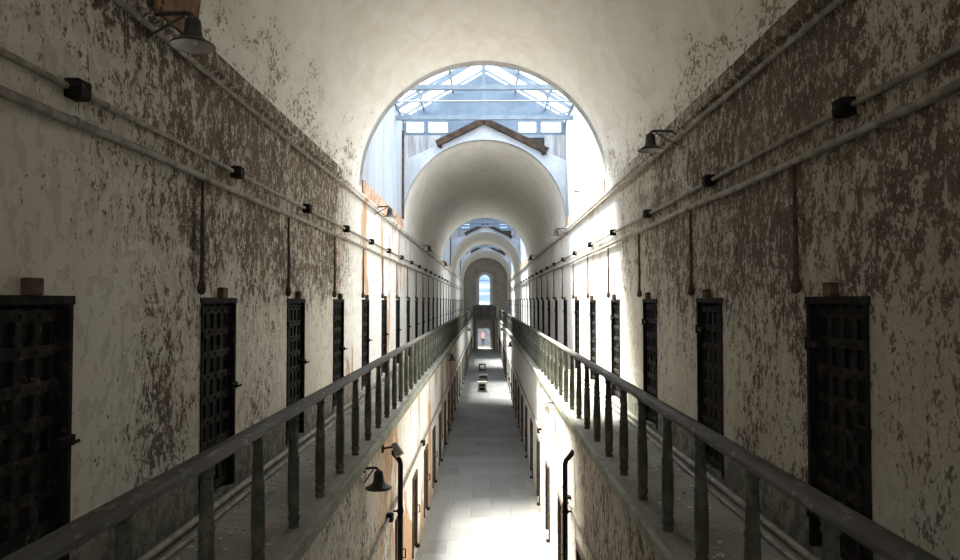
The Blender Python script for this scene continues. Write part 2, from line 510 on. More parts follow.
def gable_face(name, y0, y1, edge, apex, mat, up=0):
    """limewashed wall over the vault mouth: pitched top, round opening"""
    mb = MB(); n = 40; R = WX - .005; SPR = 7.25 + up
    top = lambda x: apex - (apex - edge) * abs(x) / (WX + .2)
    xs = [R * math.cos(PI - PI * i / n) for i in range(n + 1)]
    zs = [SPR + R * math.sin(PI - PI * i / n) for i in range(n + 1)]
    xo = WX + .17
    for y, fl in ((y0, False), (y1, True)):
        for i in range(n):
            mb.quad((xs[i], y, zs[i]), (xs[i + 1], y, zs[i + 1]), (xs[i + 1], y, top(xs[i + 1])), (xs[i], y, top(xs[i])))
        for sg in (-1, 1):
            mb.quad((sg * R, y, SPR), (sg * xo, y, SPR), (sg * xo, y, top(xo)), (sg * R, y, top(R)))
    vs = [(xs[i], y, zs[i]) for y in (y0, y1) for i in range(n + 1)]
    mb._add(vs, [(i, n + 1 + i, n + 2 + i, i + 1) for i in range(n)], True)
    for sg in (-1, 1):
        mb.quad((0, y0, apex), (sg * xo, y0, top(xo)), (sg * xo, y1, top(xo)), (0, y1, apex))
        mb.quad((sg * R, y0, SPR), (sg * xo, y0, SPR), (sg * xo, y1, SPR), (sg * R, y1, SPR))
    return struct(mb.build(name, mat))

for i, (a, b) in enumerate(VAULTS):
    vault('ceiling' if i == 0 else 'ceiling_vault_%d' % (i + 1), a, b, M['v0' if i == 0 else 'v1'], 0 if i == 0 else .10)
    if i:
        for sg in (-1, 1): struct(MB().box(sg * (WX - .005), sg * (WX + .21), a, b, SPR, SPR + .11).build('trim_springing_%s_%d' % (SIDE[sg], i + 1), M['v1']))

# ------------------------------------------------------------------ skylight bays
EAVE, APEX = 10.25, 11.68
def bay(i, a, b):
    for s in (-1, 1):
        # ledge of bare brick and boarded wall above it
        struct(MB().box(s * (WX - .03), s * (WX + .2), a + .02, b - .02, RIM + .05, RIM + .33).build('trim_brick_ledge_%s_%d' % (SIDE[s], i + 1), M['brick']))
        struct(MB().box(s * (WX + .01), s * (WX + .17), a, b, RIM + .3, EAVE + .02).build('wall_skylight_%s_%d' % (SIDE[s], i + 1), M['planks']))
    # near end: plain limewashed gable; far end: limewashed gable, boards, blue sheet with four windows
    gable_face('wall_gable_near_%d' % (i + 1), a - .3, a - .001, EAVE + .0, APEX, M['gable'], 0 if i == 0 else .10)
    gable_face('wall_gable_far_%d' % (i + 1), b + .0, b + .19, 8.98, 10.12, M['gable'], .10)
    y = b + .30
    # blue end wall with window openings
    wins = [(-2.27, -1.74), (-1.63, -1.05), (.98, 1.52), (1.63, 2.24)]
    wz0, wz1 = 9.93, 10.26
    mb = MB()
    xs = sorted({-2.5, 2.5, 0, *[v for w in wins for v in w]})
    top = lambda x: APEX + .02 - (APEX - EAVE) * abs(x) / 2.5
    st = {w[0] for w in wins}
    for x0, x1 in zip(xs, xs[1:]):
        if x0 in st:
            mb.quad((x0, y, 9.82), (x1, y, 9.82), (x1, y, wz0), (x0, y, wz0))
            mb.quad((x0, y, wz1), (x1, y, wz1), (x1, y, top(x1)), (x0, y, top(x0)))
            for q in (x0, x1): mb.quad((q, y, wz0), (q, y + .08, wz0), (q, y + .08, wz1), (q, y, wz1))
            for q in (wz0, wz1): mb.quad((x0, y, q), (x0, y + .08, q), (x1, y + .08, q), (x1, y, q))
        else:
            mb.quad((x0, y, 9.82), (x1, y, 9.82), (x1, y, top(x1)), (x0, y, top(x0)))
    struct(mb.build('wall_blue_gable_%d' % (i + 1), M['blue']))
    for k, w in enumerate(wins):
        root = struct(empty('window_%d' % (i * 4 + k + 2), ((w[0] + w[1]) / 2, y, wz0)))
        hw = (w[1] - w[0]) / 2; hz = wz1 - wz0
        fr = MB()
        fr.box(-hw, hw, -.02, .03, -.02, .02); fr.box(-hw, hw, -.02, .03, hz - .02, hz + .02)
        fr.box(-hw - .02, -hw + .02, -.02, .03, 0, hz); fr.box(hw - .02, hw + .02, -.02, .03, 0, hz)
        fr.build('window_frame', M['bluesteel'], root)
        MB().box(-hw, hw, .03, .036, 0, hz).build('pane', M['glass'], root)
    # blue rails of the end wall, boards and old rafters under it
    y2 = b - .02
    struct(MB().box(-2.4, 2.4, b + .24, b + .31, 9.78, 9.87).build('trim_window_sill_%d' % (i + 1), M['bluesteel']))
    gable_face('wall_dark_loft_%d' % (i + 1), b + .255, b + .275, 9.80, 9.90, M['dark'], .10)  # dark sheet stands in for the shade of the open gap
    gt = lambda x: 10.12 - 1.14 * abs(x) / 2.53
    for (x0, x1) in ((-2.36, -1.27), (1.74, 2.36)):
        struct(MB().prism([(x0, gt(x0) - .04), (x1, gt(x1) - .04), (x1, 9.84), (x0, 9.84)], 'y', b + .20, b + .24).build('wall_board_panel_%d' % (i + 1), M['greyplanks']))
    raf = empty('old_rafters', (0, b - .081, 0))
    tag(raf, 'dark timber rafters crossing at a peak over the arch beyond the %s skylight' % ORD[i], 'rafters')
    for sg, L in ((-1, 1.36), (1, 1.80)):
        zz = 10.20 - .49 * L
        MB().bar((0, 0, 10.20), (sg * L, 0, zz), .16, .17).build('rafter', M['darkwood'], raf)
        MB().box(sg * (L - .16), sg * (L - .08), -.07, .08, zz - .10, zz - .02).build('mount_bracket', M['iron'], raf)
    # dark corner post
    post = MB().box(-WX - .005, -WX + .055, b - .16, b - .06, RIM + .33, 9.9).build('corner_post', M['rustdark'])
    tag(post, 'dark rusted upright in the far corner of the boarded wall, %s skylight' % ORD[i], 'post')
    # glass roof
    sky = struct(empty('window_skylight_%d' % (i + 1), (0, 0, 0)))
    for sg in (-1, 1):
        g = MB()
        x1, z1 = sg * 2.5, EAVE + .03
        nx, nz = -(APEX - EAVE) / 2.5, -1
        g._add([(0, a - .28, APEX + .03), (x1, a - .28, z1), (x1, b + .3, z1), (0, b + .3, APEX + .03),
                ], [(0, 1, 2, 3)])
        g.build('pane', M['glass' if i == 0 else 'dirtyglass'], sky)
        n = int((b - a) / 1.15)
        r = MB()
        for k in range(n + 1):
            yy = a + .1 + (b - a - .2) * k / n
            r.bar((0, yy, APEX - .02), (sg * 2.46, yy, EAVE - .0), .035, .06)
        r.build('glazing_bars', M['bluesteel'], sky)
        for f in (.36, .70):
            MB().bar((sg * 2.5 * f, a, APEX - (APEX - EAVE) * f - .06), (sg * 2.5 * f, b + .28, APEX - (APEX - EAVE) * f - .06), .05, .07).build('purlin', M['bluesteel'], sky)
        MB().box(sg * 2.3, sg * 2.5, a, b + .25, EAVE - .06, EAVE + .02).build('eaves_beam', M['bluesteel'], sky)
    MB().box(-.05, .05, a, b + .25, APEX - .12, APEX).build('ridge_beam', M['bluesteel'], sky)
    # trusses
    for k, f in enumerate((.27, .77)):
        yy = a + (b - a) * f
        zt = 9.70 + (.0 if k == 0 else .20)
        t = empty('roof_truss', (0, yy, zt))
        tag(t, 'pale steel roof truss, %s one across the %s skylight' % ('nearer' if k == 0 else 'farther', ORD[i]), 'truss', 'steel trusses under the skylights')
        MB().box(-2.36, 2.36, -.05, .05, -.055, .055).build('tie_beam', M['bluesteel'], t)
        MB().box(-.045, .045, -.04, .04, .055, APEX - .1 - zt).build('king_post', M['bluesteel'], t)
        for sg in (-1, 1):
            MB().bar((0, 0, APEX - .14 - zt), (sg * 2.34, 0, EAVE - .12 - zt), .06, .09).build('top_chord', M['bluesteel'], t)
            zc = EAVE - .14 - zt + (APEX - EAVE) * .34
            MB().bar((sg * 1.62, 0, zc), (sg * 1.80, 0, .03), .04, .04).build('strut', M['bluesteel'], t)
            MB().bar((sg * 1.80, 0, .03), (sg * 2.25, 0, EAVE - .2 - zt), .04, .04).build('strut', M['bluesteel'], t)
    rod = MB().tube([(-2.36, a + (b - a) * .5, 9.83), (2.36, a + (b - a) * .5, 9.83)], .022, 8).build('tie_rod', M['bluesteel'])
    tag(rod, 'thin pale tie rod between the two trusses of the %s skylight' % ORD[i], 'rod')

for i, (a, b) in enumerate(BAYS): bay(i, a, b)

# unseen skylight added behind the camera to brighten the near walls
for s in (-1, 1):
    struct(MB().box(s * (WX + .01), s * (WX + .17), YB, -3.4, RIM + .05, EAVE + .02).build('wall_rear_skylight_%s' % SIDE[s], M['gable']))
gable_face('wall_rear_gable', -3.4, -3.1, EAVE, APEX, M['gable'])
rear = struct(empty('window_skylight_rear', (0, 0, 0)))
for sg in (-1, 1):
    g = MB(); g._add([(0, YB - .2, APEX + .03), (sg * 2.5, YB - .2, EAVE + .03), (sg * 2.5, -3.1, EAVE + .03), (0, -3.1, APEX + .03)], [(0, 1, 2, 3)])
    g.build('pane', M['rearglass'], rear)
    g = MB()
    for k in range(7): g.bar((0, YB + .1 + k * 1.08, APEX - .02), (sg * 2.46, YB + .1 + k * 1.08, EAVE), .035, .06)
    g.build('glazing_bars', M['bluesteel'], rear)

# ------------------------------------------------------------------ end wall with window, doorway and balcony
def end_wall():
    mb = MB(); y0, y1 = YE, YE + .4
    WXc, hw, zb, zs = -.10, .66, 4.66, 7.28      # arched window: sill, springing
    dx0, dx1, dz = -.82, .48, 2.12               # doorway
    n = 20
    for y in (y0, y1):
        def r(xa, xb, za, zb_): mb.quad((xa, y, za), (xb, y, za), (xb, y, zb_), (xa, y, zb_))
        r(-2.7, dx0, 0, dz); r(dx1, 2.7, 0, dz)
        r(-2.7, 2.7, dz, zb)
        r(-2.7, WXc - hw, zb, zs); r(WXc + hw, 2.7, zb, zs)
        r(-2.7, WXc - hw, zs, 10); r(WXc + hw, 2.7, zs, 10)
        for k in range(n):
            t0, t1 = PI - PI * k / n, PI - PI * (k + 1) / n
            p0 = (WXc + hw * math.cos(t0), zs + hw * math.sin(t0)); p1 = (WXc + hw * math.cos(t1), zs + hw * math.sin(t1))
            mb.quad((p0[0], y, p0[1]), (p1[0], y, p1[1]), (p1[0], y, 10), (p0[0], y, 10))
    def reveal(p, q): mb.quad((p[0], y0, p[1]), (q[0], y0, q[1]), (q[0], y1, q[1]), (p[0], y1, p[1]))
    reveal((dx0, 0), (dx0, dz)); reveal((dx0, dz), (dx1, dz)); reveal((dx1, dz), (dx1, 0))
    arch = [(WXc - hw, zb)] + [(WXc + hw * math.cos(PI - PI * k / n), zs + hw * math.sin(PI - PI * k / n)) for k in range(n + 1)] + [(WXc + hw, zb)]
    for p, q in zip(arch, arch[1:] + arch[:1]): reveal(p, q)
    struct(mb.build('wall_end', simple('end_plaster', (.46, .44, .39), (.36, .34, .30), 2.2, .9)))
    # window: white trim ring, glazing, bars
    root = struct(empty('window_1', (WXc, YE, zb)))
    def ring(ri, ro, ya, yb, name, mat):
        m2 = MB(); ins, out = [], []
        for R_, L in ((ri, ins), (ro, out)):
            L.append((-R_, 0.0)); L += [(R_ * math.cos(PI - PI * k / n), zs - zb + R_ * math.sin(PI - PI * k / n)) for k in range(n + 1)]; L.append((R_, 0.0))
        for k in range(len(ins) - 1):
            for y in (ya, yb):
                m2.quad((ins[k][0], y, ins[k][1]), (ins[k + 1][0], y, ins[k + 1][1]), (out[k + 1][0], y, out[k + 1][1]), (out[k][0], y, out[k][1]))
            for L in (ins, out):
                m2.quad((L[k][0], ya, L[k][1]), (L[k + 1][0], ya, L[k + 1][1]), (L[k + 1][0], yb, L[k + 1][1]), (L[k][0], yb, L[k][1]))
        return m2.build(name, mat, root)
    ring(.66, .86, -.06, .0, 'window_trim', M['white_trim'])
    ring(.58, .66, .12, .18, 'window_frame', M['bluesteel'])
    gp = [(-.6, 0)] + [(.6 * math.cos(PI - PI * k / n), zs - zb + .6 * math.sin(PI - PI * k / n)) for k in range(n + 1)] + [(.6, 0)]
    g = MB(); g._add([(p[0], .15, p[1]) for p in gp], [tuple(range(len(gp)))]); g.build('pane', M['glass'], root)
    br = MB(); br.box(-.6, .6, .13, .17, 2.58, 2.62)
    br.build('glazing_bars', M['bluesteel'], root)
    struct(MB().box(WXc - .95, WXc + .95, YE - .14, YE + .1, zb - .12, zb).build('trim_window_sill_end', M['balcony']))
    # balcony bridging the two walkways
    bal = empty('end_balcony', (0, YE - 1.2, GAL))
    tag(bal, 'dark timber balcony across the end wall below the tall arched window', 'balcony')
    MB().box(-WX, WX, 0, 1.2, -.18, .0).build('deck', M['balcony'], bal)
    MB().box(-1.24, 1.02, .02, .10, .12, 1.14).build('front_panel', M['balcony'], bal)
    MB().box(-1.32, 1.10, -.02, .14, 1.14, 1.24).build('top_rail', M['balcony'], bal)
    MB().box(-1.32, 1.10, -.02, .14, .0, .12).build('bottom_rail', M['balcony'], bal)
    for x in (-1.28, -.5, .28, 1.06):
        MB().box(x - .05, x + .05, -.03, .02, 0, 1.14).build('panel_post', M['stool'], bal)
    for x in (-1.12, .86):
        MB().box(x - .1, x + .1, .0, .2, -GAL, -.18).build('support_post', M['balcony'], bal)
end_wall()
# yard seen through the doorway
struct(MB().box(-14, 14, YE + .3, YE + 22, -.25, -.02).build('ground_yard', M['yard']))
struct(MB().box(-5, 5, YE + 7, YE + 7.3, -.02, 3.9).build('wall_yard', M['yardwall']))
struct(MB().box(-5, 5, YE + 1.9, YE + 7.3, 3.9, 4.1).build('ceiling_porch', M['yardwall']))  # unseen roof added to put the yard beyond the doorway in shade
for sg in (-1, 1): struct(MB().box(sg * 5, sg * 5.3, YE + 1.9, YE + 7.3, -.02, 4.1).build('wall_porch_%s' % SIDE[sg], M['yardwall']))  # unseen side walls added to darken the space under that roof

# ------------------------------------------------------------------ cell doors
def make_cell_door():
    """door leaf hung in the wall, built for a wall on the left (faces +x); origin at its foot centre"""
    root = empty('cell_door', (0, 0, 0))
    w, h = DW / 2, DZ1 - DZ0
    fr = MB()
    fr.box(-.05, .012, -w - .012, -w + .03, 0, h + .01); fr.box(-.05, .012, w - .03, w + .012, 0, h + .01); fr.box(-.05, .012, -w - .03, w + .03, h - .02, h + .03)
    fr.build('door_frame', M['iron'], root, .004)
    leaf = MB().box(-.085, -.055, -w + .03, w - .03, .02, h - .02).build('door_leaf', M['iron'], root)
    st = MB()
    nx, nz = 5, 9
    for k in range(nx):
        yy = -w + .075 + (DW - .15) * k / (nx - 1)
        st.box(-.055, -.038, yy - .032, yy + .032, .03, h - .03)
    for k in range(nz):
        zz = .08 + (h - .16) * k / (nz - 1)
        st.box(-.05, -.03, -w + .035, w - .035, zz - .032, zz + .032)
    rv = st
    for k in range(nx):
        for j in range(nz):
            yy = -w + .075 + (DW - .15) * k / (nx - 1); zz = .08 + (h - .16) * j / (nz - 1)
            rv.lathe([(.016, 0), (.013, .008), (.001, .012)], (-.03, yy, zz), 6, tilt=Matrix.Rotation(PI / 2, 3, 'Y'))
    st.build('lattice', M['strap'], root)
    lt = MB().box(-.03, .03, w - .13, w + .02, h * .52, h * .52 + .06)
    lt.tube([(.03, w - .1, h * .52 + .03), (.07, w - .1, h * .52 + .03), (.07, w - .02, h * .52 + .03)], .011, 8)
    lt.build('latch', M['iron'], root, .004)
    for zz in (.24, h - .30):
        hg = MB().box(-.03, .014, -w + .0, -w + .17, zz - .022, zz + .022)
        hg.lathe([(.011, -.045), (.011, .045)], (.016, -w - .005, zz), 10)
        hg.build('hinge', M['iron'], root)
    MB().box(-.0, .06, -.055, .055, h + .03, h + .12).build('lintel_bracket', M['rustdark'], root, .008)
    return root
proto = make_cell_door()
used = False
for s in (-1, 1):
    k_ = 0
    for y in DOOR_Y[s]:
        if y < 2: continue
        loc = (s * WX, y + DW / 2, DZ0); rz = 0 if s < 0 else PI
        if not used:
            d = proto; d.location = loc; d.rotation_euler.z = rz; used = True
        else: d = dup(proto, loc, rz)
        side = SIDE[s]
        if k_ < 9:
            lab = '%s black iron lattice cell door from the camera along the %s upper wall' % (ORD[k_], side)
        else:
            lab = 'dark iron door far along %s upper wall, %s' % (side, zone(y))
        g = 'upper cell doors, %s wall' % side if k_ < 9 else 'far upper cell doors, %s wall, %s' % (side, zone(y))
        tag(d, lab, 'door', g, 'thing'); k_ += 1

def make_low_door():
    root = empty('low_cell_door')
    w, h = LW / 2, LZ1 - LZ0
    MB().box(-.08, -.03, -w + .02, w - .02, .01, h - .01).build('door_leaf', M['lowdoor'], root)
    fr = MB(); fr.box(-.06, .03, -w - .05, -w + .025, 0, h + .03); fr.box(-.06, .03, w - .025, w + .05, 0, h + .03); fr.box(-.06, .03, -w - .05, w + .05, h - .02, h + .06)
    fr.build('door_frame', M['rustdark'], root)
    b = MB()
    for zz in (.25, h - .3): b.box(-.03, -.015, -w + .03, w - .03, zz - .03, zz + .03)
    b.build('strap', M['strap'], root)
    MB().tube([(.0, w + .04, h * .5 - .07), (.07, w + .04, h * .5 - .07), (.07, w + .04, h * .5 + .07), (.0, w + .04, h * .5 + .07)], .012, 8).build('handle', M['iron'], root)
    MB().box(.0, .075, w - .05, w + .06, -.03, .02).build('sill_bracket', M['iron'], root)
    return root
lp = make_low_door(); used = False
for s in (-1, 1):
    for k, y in enumerate(LDOOR_Y[s]):
        if y > 72: continue
        loc = (s * LX, y + LW / 2, LZ0); rz = 0 if s < 0 else PI
        if not used: d = lp; d.location = loc; d.rotation_euler.z = rz; used = True
        else: d = dup(lp, loc, rz)
        if k < 7:
            tag(d, '%s low brown cell door from the camera at ground level, %s wall' % (ORD[k], SIDE[s]), 'door', 'ground floor cell doors, %s wall' % SIDE[s], 'thing')
        else:
            tag(d, 'low dark door far along %s ground wall, %s' % (SIDE[s], zone(y)), 'door', 'far ground floor cell doors, %s wall, %s' % (SIDE[s], zone(y)), 'thing')

# ------------------------------------------------------------------ railings
BAL = [(.041, 0), (.041, .022), (.035, .028), (.036, .044), (.043, .055), (.046, .078), (.044, .100), (.036, .110), (.036, .122), (.044, .132), (.044, .142), (.041, .150),
       (.046, .20), (.046, .30), (.044, .45), (.041, .52), (.046, .53), (.046, .545), (.039, .555), (.036, .68), (.032, .79), (.030, .82),
       (.040, .83), (.040, .845), (.033, .855), (.044, .885), (.050, .895)]
RT = .945
bal_mb = MB().lathe(BAL, n=12)
def railing(s, y0, y1, ph, label, group):
    root = empty('gallery_railing', (s * RX, y0, GAL))
    tag(root, label, 'railing', group)
    L = y1 - y0
    prof = [(-.028, -.070), (.028, -.070), (.030, -.050), (.055, -.046), (.060, -.022), (.046, -.004), (.018, .004), (-.018, .004), (-.046, -.004), (-.060, -.022), (-.055, -.046), (-.030, -.050)]
    MB().prism([(p[0], p[1] + RT) for p in prof], 'y', 0, L).build('handrail', M['railtop'], root)
    first = None; k = 0
    while True:
        y = ph + .88 * k - y0; k += 1
        if y > L - .04: break
        if y < .03: continue
        if first is None:
            first = bal_mb.build('baluster', M['rail'], root)
            b = first
        else:
            b = first.copy(); COL.objects.link(b)
        b.parent = root; b.location = (0, y, -.0)
        b.rotation_euler = (random.uniform(-.008, .008), random.uniform(-.008, .008), random.uniform(0, 3))
    for yy in (.0, L):
        MB().box(-.035, .035, yy - .035, yy + .035, 0, RT - .05).build('newel_post', M['rail'], root)
    return root
for s, ph in ((-1, 3.0), (1, 2.95)):
    railing(s, .45, 40.0, ph - 1.76, 'long green painted railing with turned balusters on the %s walkway, camera end' % SIDE[s], 'near walkway railings')
    railing(s, 41.1, 72.5, 41.5, 'far railing on the %s walkway, beyond the gap, pale green and thin' % SIDE[s], 'far walkway railings')

# ------------------------------------------------------------------ pipes, boxes, vents on the upper walls
ZU, ZL = 6.265, 6.08
JBY = {-1: [4.06 + 2.64 * k for k in range(16)], 1: [4.47 + 2.73 * k for k in range(16)]}
LJB = [(-1, 10.2, 'beside the left downpipe'), (1, 11.15, 'beside the right downpipe'), (-1, 15.5, 'past the left downpipe, on bare orange wall'), (1, 17.0, 'past the white lamp on the right')]
for s in (-1, 1):
    side = SIDE[s]
    def pipe(name, x, z, r, y0, y1, label, sag=0.012, mat='pipe', clips=True, stops=()):
        root = empty(name, (0, 0, 0))
        ends = [y0]
        for q in sorted(stops): ends += [q - .088, q + .088]
        ends.append(y1)
        for a, b in zip(ends[::2], ends[1::2]):
            if b - a < .05: continue
            n = max(2, int((b - a) / 1.3))
            pts = [(x, a + (b - a) * i / n, z + (random.uniform(-sag, sag) if 0 < i < n else 0)) for i in range(n + 1)]
            MB().tube(pts, r, 10).build('pipe_run', M[mat], root)
        if clips:
            cl = None; yy = y0 + .9
            while yy < min(y1, 34):
                if any(abs(yy - q) < .16 for q in stops): yy += .35
                if cl is None:
                    cl = MB().lathe([(r + .002, -.014), (r + .006, -.012), (r + .006, .012), (r + .002, .014)], (0, 0, 0), 12, tilt=Matrix.Rotation(PI / 2, 3, 'X')).build('pipe_clip', M['pipe'], root); c = cl
                else:
                    c = cl.copy(); COL.objects.link(c)
                c.parent = root; c.location = (x, yy, z); yy += 1.95
        tag(root, label, 'pipe'); return root
    pipe('conduit', s * (WX - .032), ZU, .020, 1.2, 70, 'thin upper conduit carrying black junction boxes, %s upper wall' % side, .008, 'pipe', True, JBY[s])
    pipe('water_pipe', s * (WX - .04), ZL, .027, 1.2, 70, 'thicker pale pipe just below the junction boxes, %s upper wall' % side)
    pipe('cornice_pipe', s * (WX - .042), RIM - .085, .022, 1.2, 70, 'pipe running close under the cornice of the %s wall' % side, .004)
    pipe('floor_pipe', s * (WX - .10), GAL + .035, .030, .2, 60, 'pipe lying at the foot of the %s wall, on the walkway' % side, .0, 'pipe', False)
    pipe('floor_conduit', s * (WX - .21), GAL + .021, .021, .2, 60, 'thin conduit beside the floor pipe on the %s walkway' % side, .0, 'pipe', False)
    pipe('lower_conduit', s * (LX - .035), 2.02, .022, 1.0, 60, 'pipe running along the ground level %s wall under the walkway' % side, .008, 'pipe', True, [q[1] for q in LJB if q[0] == s])

def make_box():
    root = empty('junction_box')
    MB().box(-.055, .035, -.062, .062, -.055, .055).build('box_body', M['iron'], root, .01)
    MB().box(.035, .045, -.055, .055, -.048, .048).build('cover_plate', M['iron'], root, .004)
    m = MB()
    m.tube([(0, -.085, 0), (0, .085, 0)], .028, 10)
    m.build('conduit_hub', M['iron'], root)
    return root
jb = make_box(); used = False
for s in (-1, 1):
    for k, y in enumerate(JBY[s]):
        loc = (s * (WX - .055), y, ZU); rz = 0 if s < 0 else PI
        if not used: d = jb; d.location = loc; d.rotation_euler.z = rz; used = True
        else: d = dup(jb, loc, rz)
        if k < 7: tag(d, '%s black junction box from the camera on the %s upper wall conduit' % (ORD[k], SIDE[s]), 'junction box', 'junction boxes, %s upper wall' % SIDE[s])
        else: tag(d, 'tiny junction box far along %s conduit, %s' % (SIDE[s], zone(y)), 'junction box', 'far junction boxes, %s, %s' % (SIDE[s], zone(y)))

vent_mb = MB().tube([(0, 0, ZL - .03), (0, 0, 5.75), (.004, 0, 5.45), (.0, 0, 5.24)], [.013, .015, .018, .019], 10)
vent_mb2 = MB().lathe([(.018, .0), (.031, -.045), (.036, -.085), (.028, -.115), (.001, -.13)], (0, 0, 5.24), 12)
used = None
for s in (-1, 1):
    k = 0
    for y in DOOR_Y[s]:
        if y < 2 or y > 46: continue
        yy = y - .10 if s < 0 else y + DW + .11
        if used is None:
            root = empty('vent_pipe', (0, 0, 0)); vent_mb.build('pipe_run', M['rustdark'], root); vent_mb2.build('flared_end', M['rustdark'], root); used = root
            d = root; d.location = (s * (WX - .038), yy, 0)
        else: d = dup(used, (s * (WX - .038), yy, 0), 0)
        if k < 8: tag(d, 'dark pipe dropping beside the %s cell door from the camera, %s upper wall' % (ORD[k], SIDE[s]), 'pipe', 'drop pipes, %s upper wall' % SIDE[s])
        else: tag(d, 'thin drop pipe far along %s upper wall, %s' % (SIDE[s], zone(y)), 'pipe', 'far drop pipes, %s, %s' % (SIDE[s], zone(y)))
        k += 1

# ------------------------------------------------------------------ enamel lamps
SH = [(.152, 0), (.153, .006), (.147, .014), (.116, .030), (.085, .050), (.066, .074), (.059, .110), (.056, .150), (.050, .185), (.034, .205), (.001, .21)]
def make_lamp(arm, shade_mat):
    """faces +x from a wall at x = 0; the shade hangs at x = arm, origin at the arm's wall plate"""
    root = empty('wall_lamp')
    zb = -.235
    sh = MB().lathe(SH, (arm, 0, zb), 28, caps=False)
    sh.build('lamp_shade', M[shade_mat], root)
    MB().lathe([(r - .005, z + .002) for r, z in SH[:-2]], (arm, 0, zb - .002), 28, caps=False).build('shade_lining', M['shadein'], root)
    MB().lathe([(.001, .0), (.024, .012), (.032, .04), (.026, .075), (.018, .11)], (arm, 0, zb + .005), 14).build('bulb', M['bulb'], root)
    a = MB()
    pts = [(0, 0, -.01), (arm * .55, 0, .0)] + [(arm - .04 + .04 * math.sin(t), 0, -.04 + .04 * math.cos(t)) for t in (0, .5, 1.0, 1.57)]
    a.tube(pts, .016, 10); a.build('gooseneck_arm', M['shade'], root)
    MB().bar((.005, -.0, -.17), (arm - .06, 0, -.02), .014, .016).build('brace', M['shade'], root)
    MB().lathe([(.05, 0), (.05, .012), (.025, .02)], (0, 0, -.01), 14, tilt=Matrix.Rotation(PI / 2, 3, 'Y')).build('wall_plate', M['shade'], root)
    return root
up = make_lamp(.33, 'shade'); used = False
UL = [(-1, 4.97), (-1, 15.3), (-1, 26.0), (-1, 36.5), (1, 8.50), (1, 20.0), (1, 31.5)]
cnt = {-1: 0, 1: 0}
for s, y in UL:
    loc = (s * (WX - .0), y, 7.075); rz = 0 if s < 0 else PI
    if not used: d = up; d.location = loc; used = True
    else: d = dup(up, loc, rz)
    tag(d, '%s dark bell shaped lamp from the camera bracketed off the %s cornice' % (ORD[cnt[s]], SIDE[s]), 'lamp', 'lamps on the cornices'); cnt[s] += 1
lo = make_lamp(.17, 'shade'); used = False
cnt = {-1: 0, 1: 0}
for s, y in [(-1, 8.3), (-1, 26.0), (1, 34.0), (-1, 52.0), (1, 52.0)]:
    loc = (s * LX, y, 3.03 + .16); rz = 0 if s < 0 else PI
    loc = (s * LX, y, 3.15)
    if not used: d = lo; d.location = loc; used = True
    else: d = dup(lo, loc, rz)
    tag(d, '%s dark bell lamp from the camera hung under the %s walkway edge' % (ORD[cnt[s]], SIDE[s]), 'lamp', 'dark lamps under the walkways'); cnt[s] += 1
d = make_lamp(.17, 'whiteshade'); d.location = (LX, 13.6, 3.15); d.rotation_euler.z = PI
tag(d, 'sunlit white enamel lamp under the right walkway edge above a black downpipe', 'lamp')

# tilted flood lamp on the lower left wall
fl = empty('flood_lamp', (-LX, 9.75, 3.02))
tag(fl, 'tilted grey cylindrical flood lamp under the left walkway edge, by a downpipe', 'lamp')
R_ = Matrix.Rotation(math.radians(-28), 3, 'Y') @ Matrix.Rotation(math.radians(-12), 3, 'X')
MB().lathe([(.030, .10), (.046, .085), (.050, .01), (.056, 0), (.066, -.085), (.062, -.09)], (.20, 0, .04), 18, tilt=R_).build('lamp_housing', simple('grey_metal', (.42, .41, .38), (.32, .31, .28), 8, .5), fl)
MB().lathe([(.06, -.085), (.001, -.086)], (.20, 0, .04), 18, tilt=R_).build('lens', M['bulb'], fl)
MB().tube([(0, 0, .05), (.10, 0, .07), (.19, 0, .07), (.20, 0, .05)], .014, 8).build('bracket', M['iron'], fl)
MB().box(0, .02, -.05, .05, .0, .10).build('wall_plate', M['iron'], fl)

# downpipes
for s, y in ((-1, 10.75), (1, 10.75)):
    root = empty('downpipe', (s * LX, y, 0))
    tag(root, 'black iron downpipe with a bent top on the ground level %s wall' % SIDE[s], 'pipe')
    MB().tube([(-s * .0, 0, 2.84), (-s * .06, 0, 2.76), (-s * .115, 0, 2.70), (-s * .13, 0, 2.64), (-s * .13, 0, 1.2), (-s * .13, 0, 0)], .038, 12).build('pipe_run', M['iron'], root)
    for zz in (.7, 1.95):
        MB().lathe([(.046, -.03), (.050, -.02), (.050, .02), (.046, .03)], (-s * .13, 0, zz), 12).build('collar', M['iron'], root)
        MB().box(0, -s * .13, -.012, .012, zz - .012, zz + .012).build('wall_bracket', M['iron'], root)
# junction boxes on the lower conduits
used = False
for s, y, nm in LJB:
    d = dup(jb, (s * (LX - .0535), y, 2.02), 0 if s < 0 else PI)
    tag(d, 'dark junction box on the ground level conduit %s' % nm, 'junction box', 'junction boxes at ground level')

# rusted plate above the first left lamp
pl = empty('rusted_plate', (-WX, 5.36, 7.12))
tag(pl, 'rust brown metal plate fixed above the first lamp on the left cornice', 'plate')
MB().bar((.04, 0, .0), (.11, 0, .62), .68, .02, up=(1, 0, 0)).build('plate', M['rust'], pl)
bt = MB()
for yy in (-.28, .28):
    for zz in (.08, .52): bt.lathe([(.02, 0), (.016, .012), (.001, .015)], (.055 + zz * .11, yy, zz), 8, tilt=Matrix.Rotation(PI / 2, 3, 'Y'))
bt.build('bolts', M['rustdark'], pl)
MB().box(-.03, .06, -.30, -.26, -.02, .05).build('bracket', M['rustdark'], pl)
MB().box(-.03, .06, .26, .30, -.02, .05).build('bracket', M['rustdark'], pl)

# iron hooks on the right boarded wall
hk = MB().tube([(WX + .02, 17.5, 7.72), (WX - .10, 17.5, 7.72), (WX - .13, 17.5, 7.78)], .014, 8).build('wall_hook', M['iron'])
tag(hk, 'small iron hook on the sunlit boarded wall under the first skylight', 'hook')

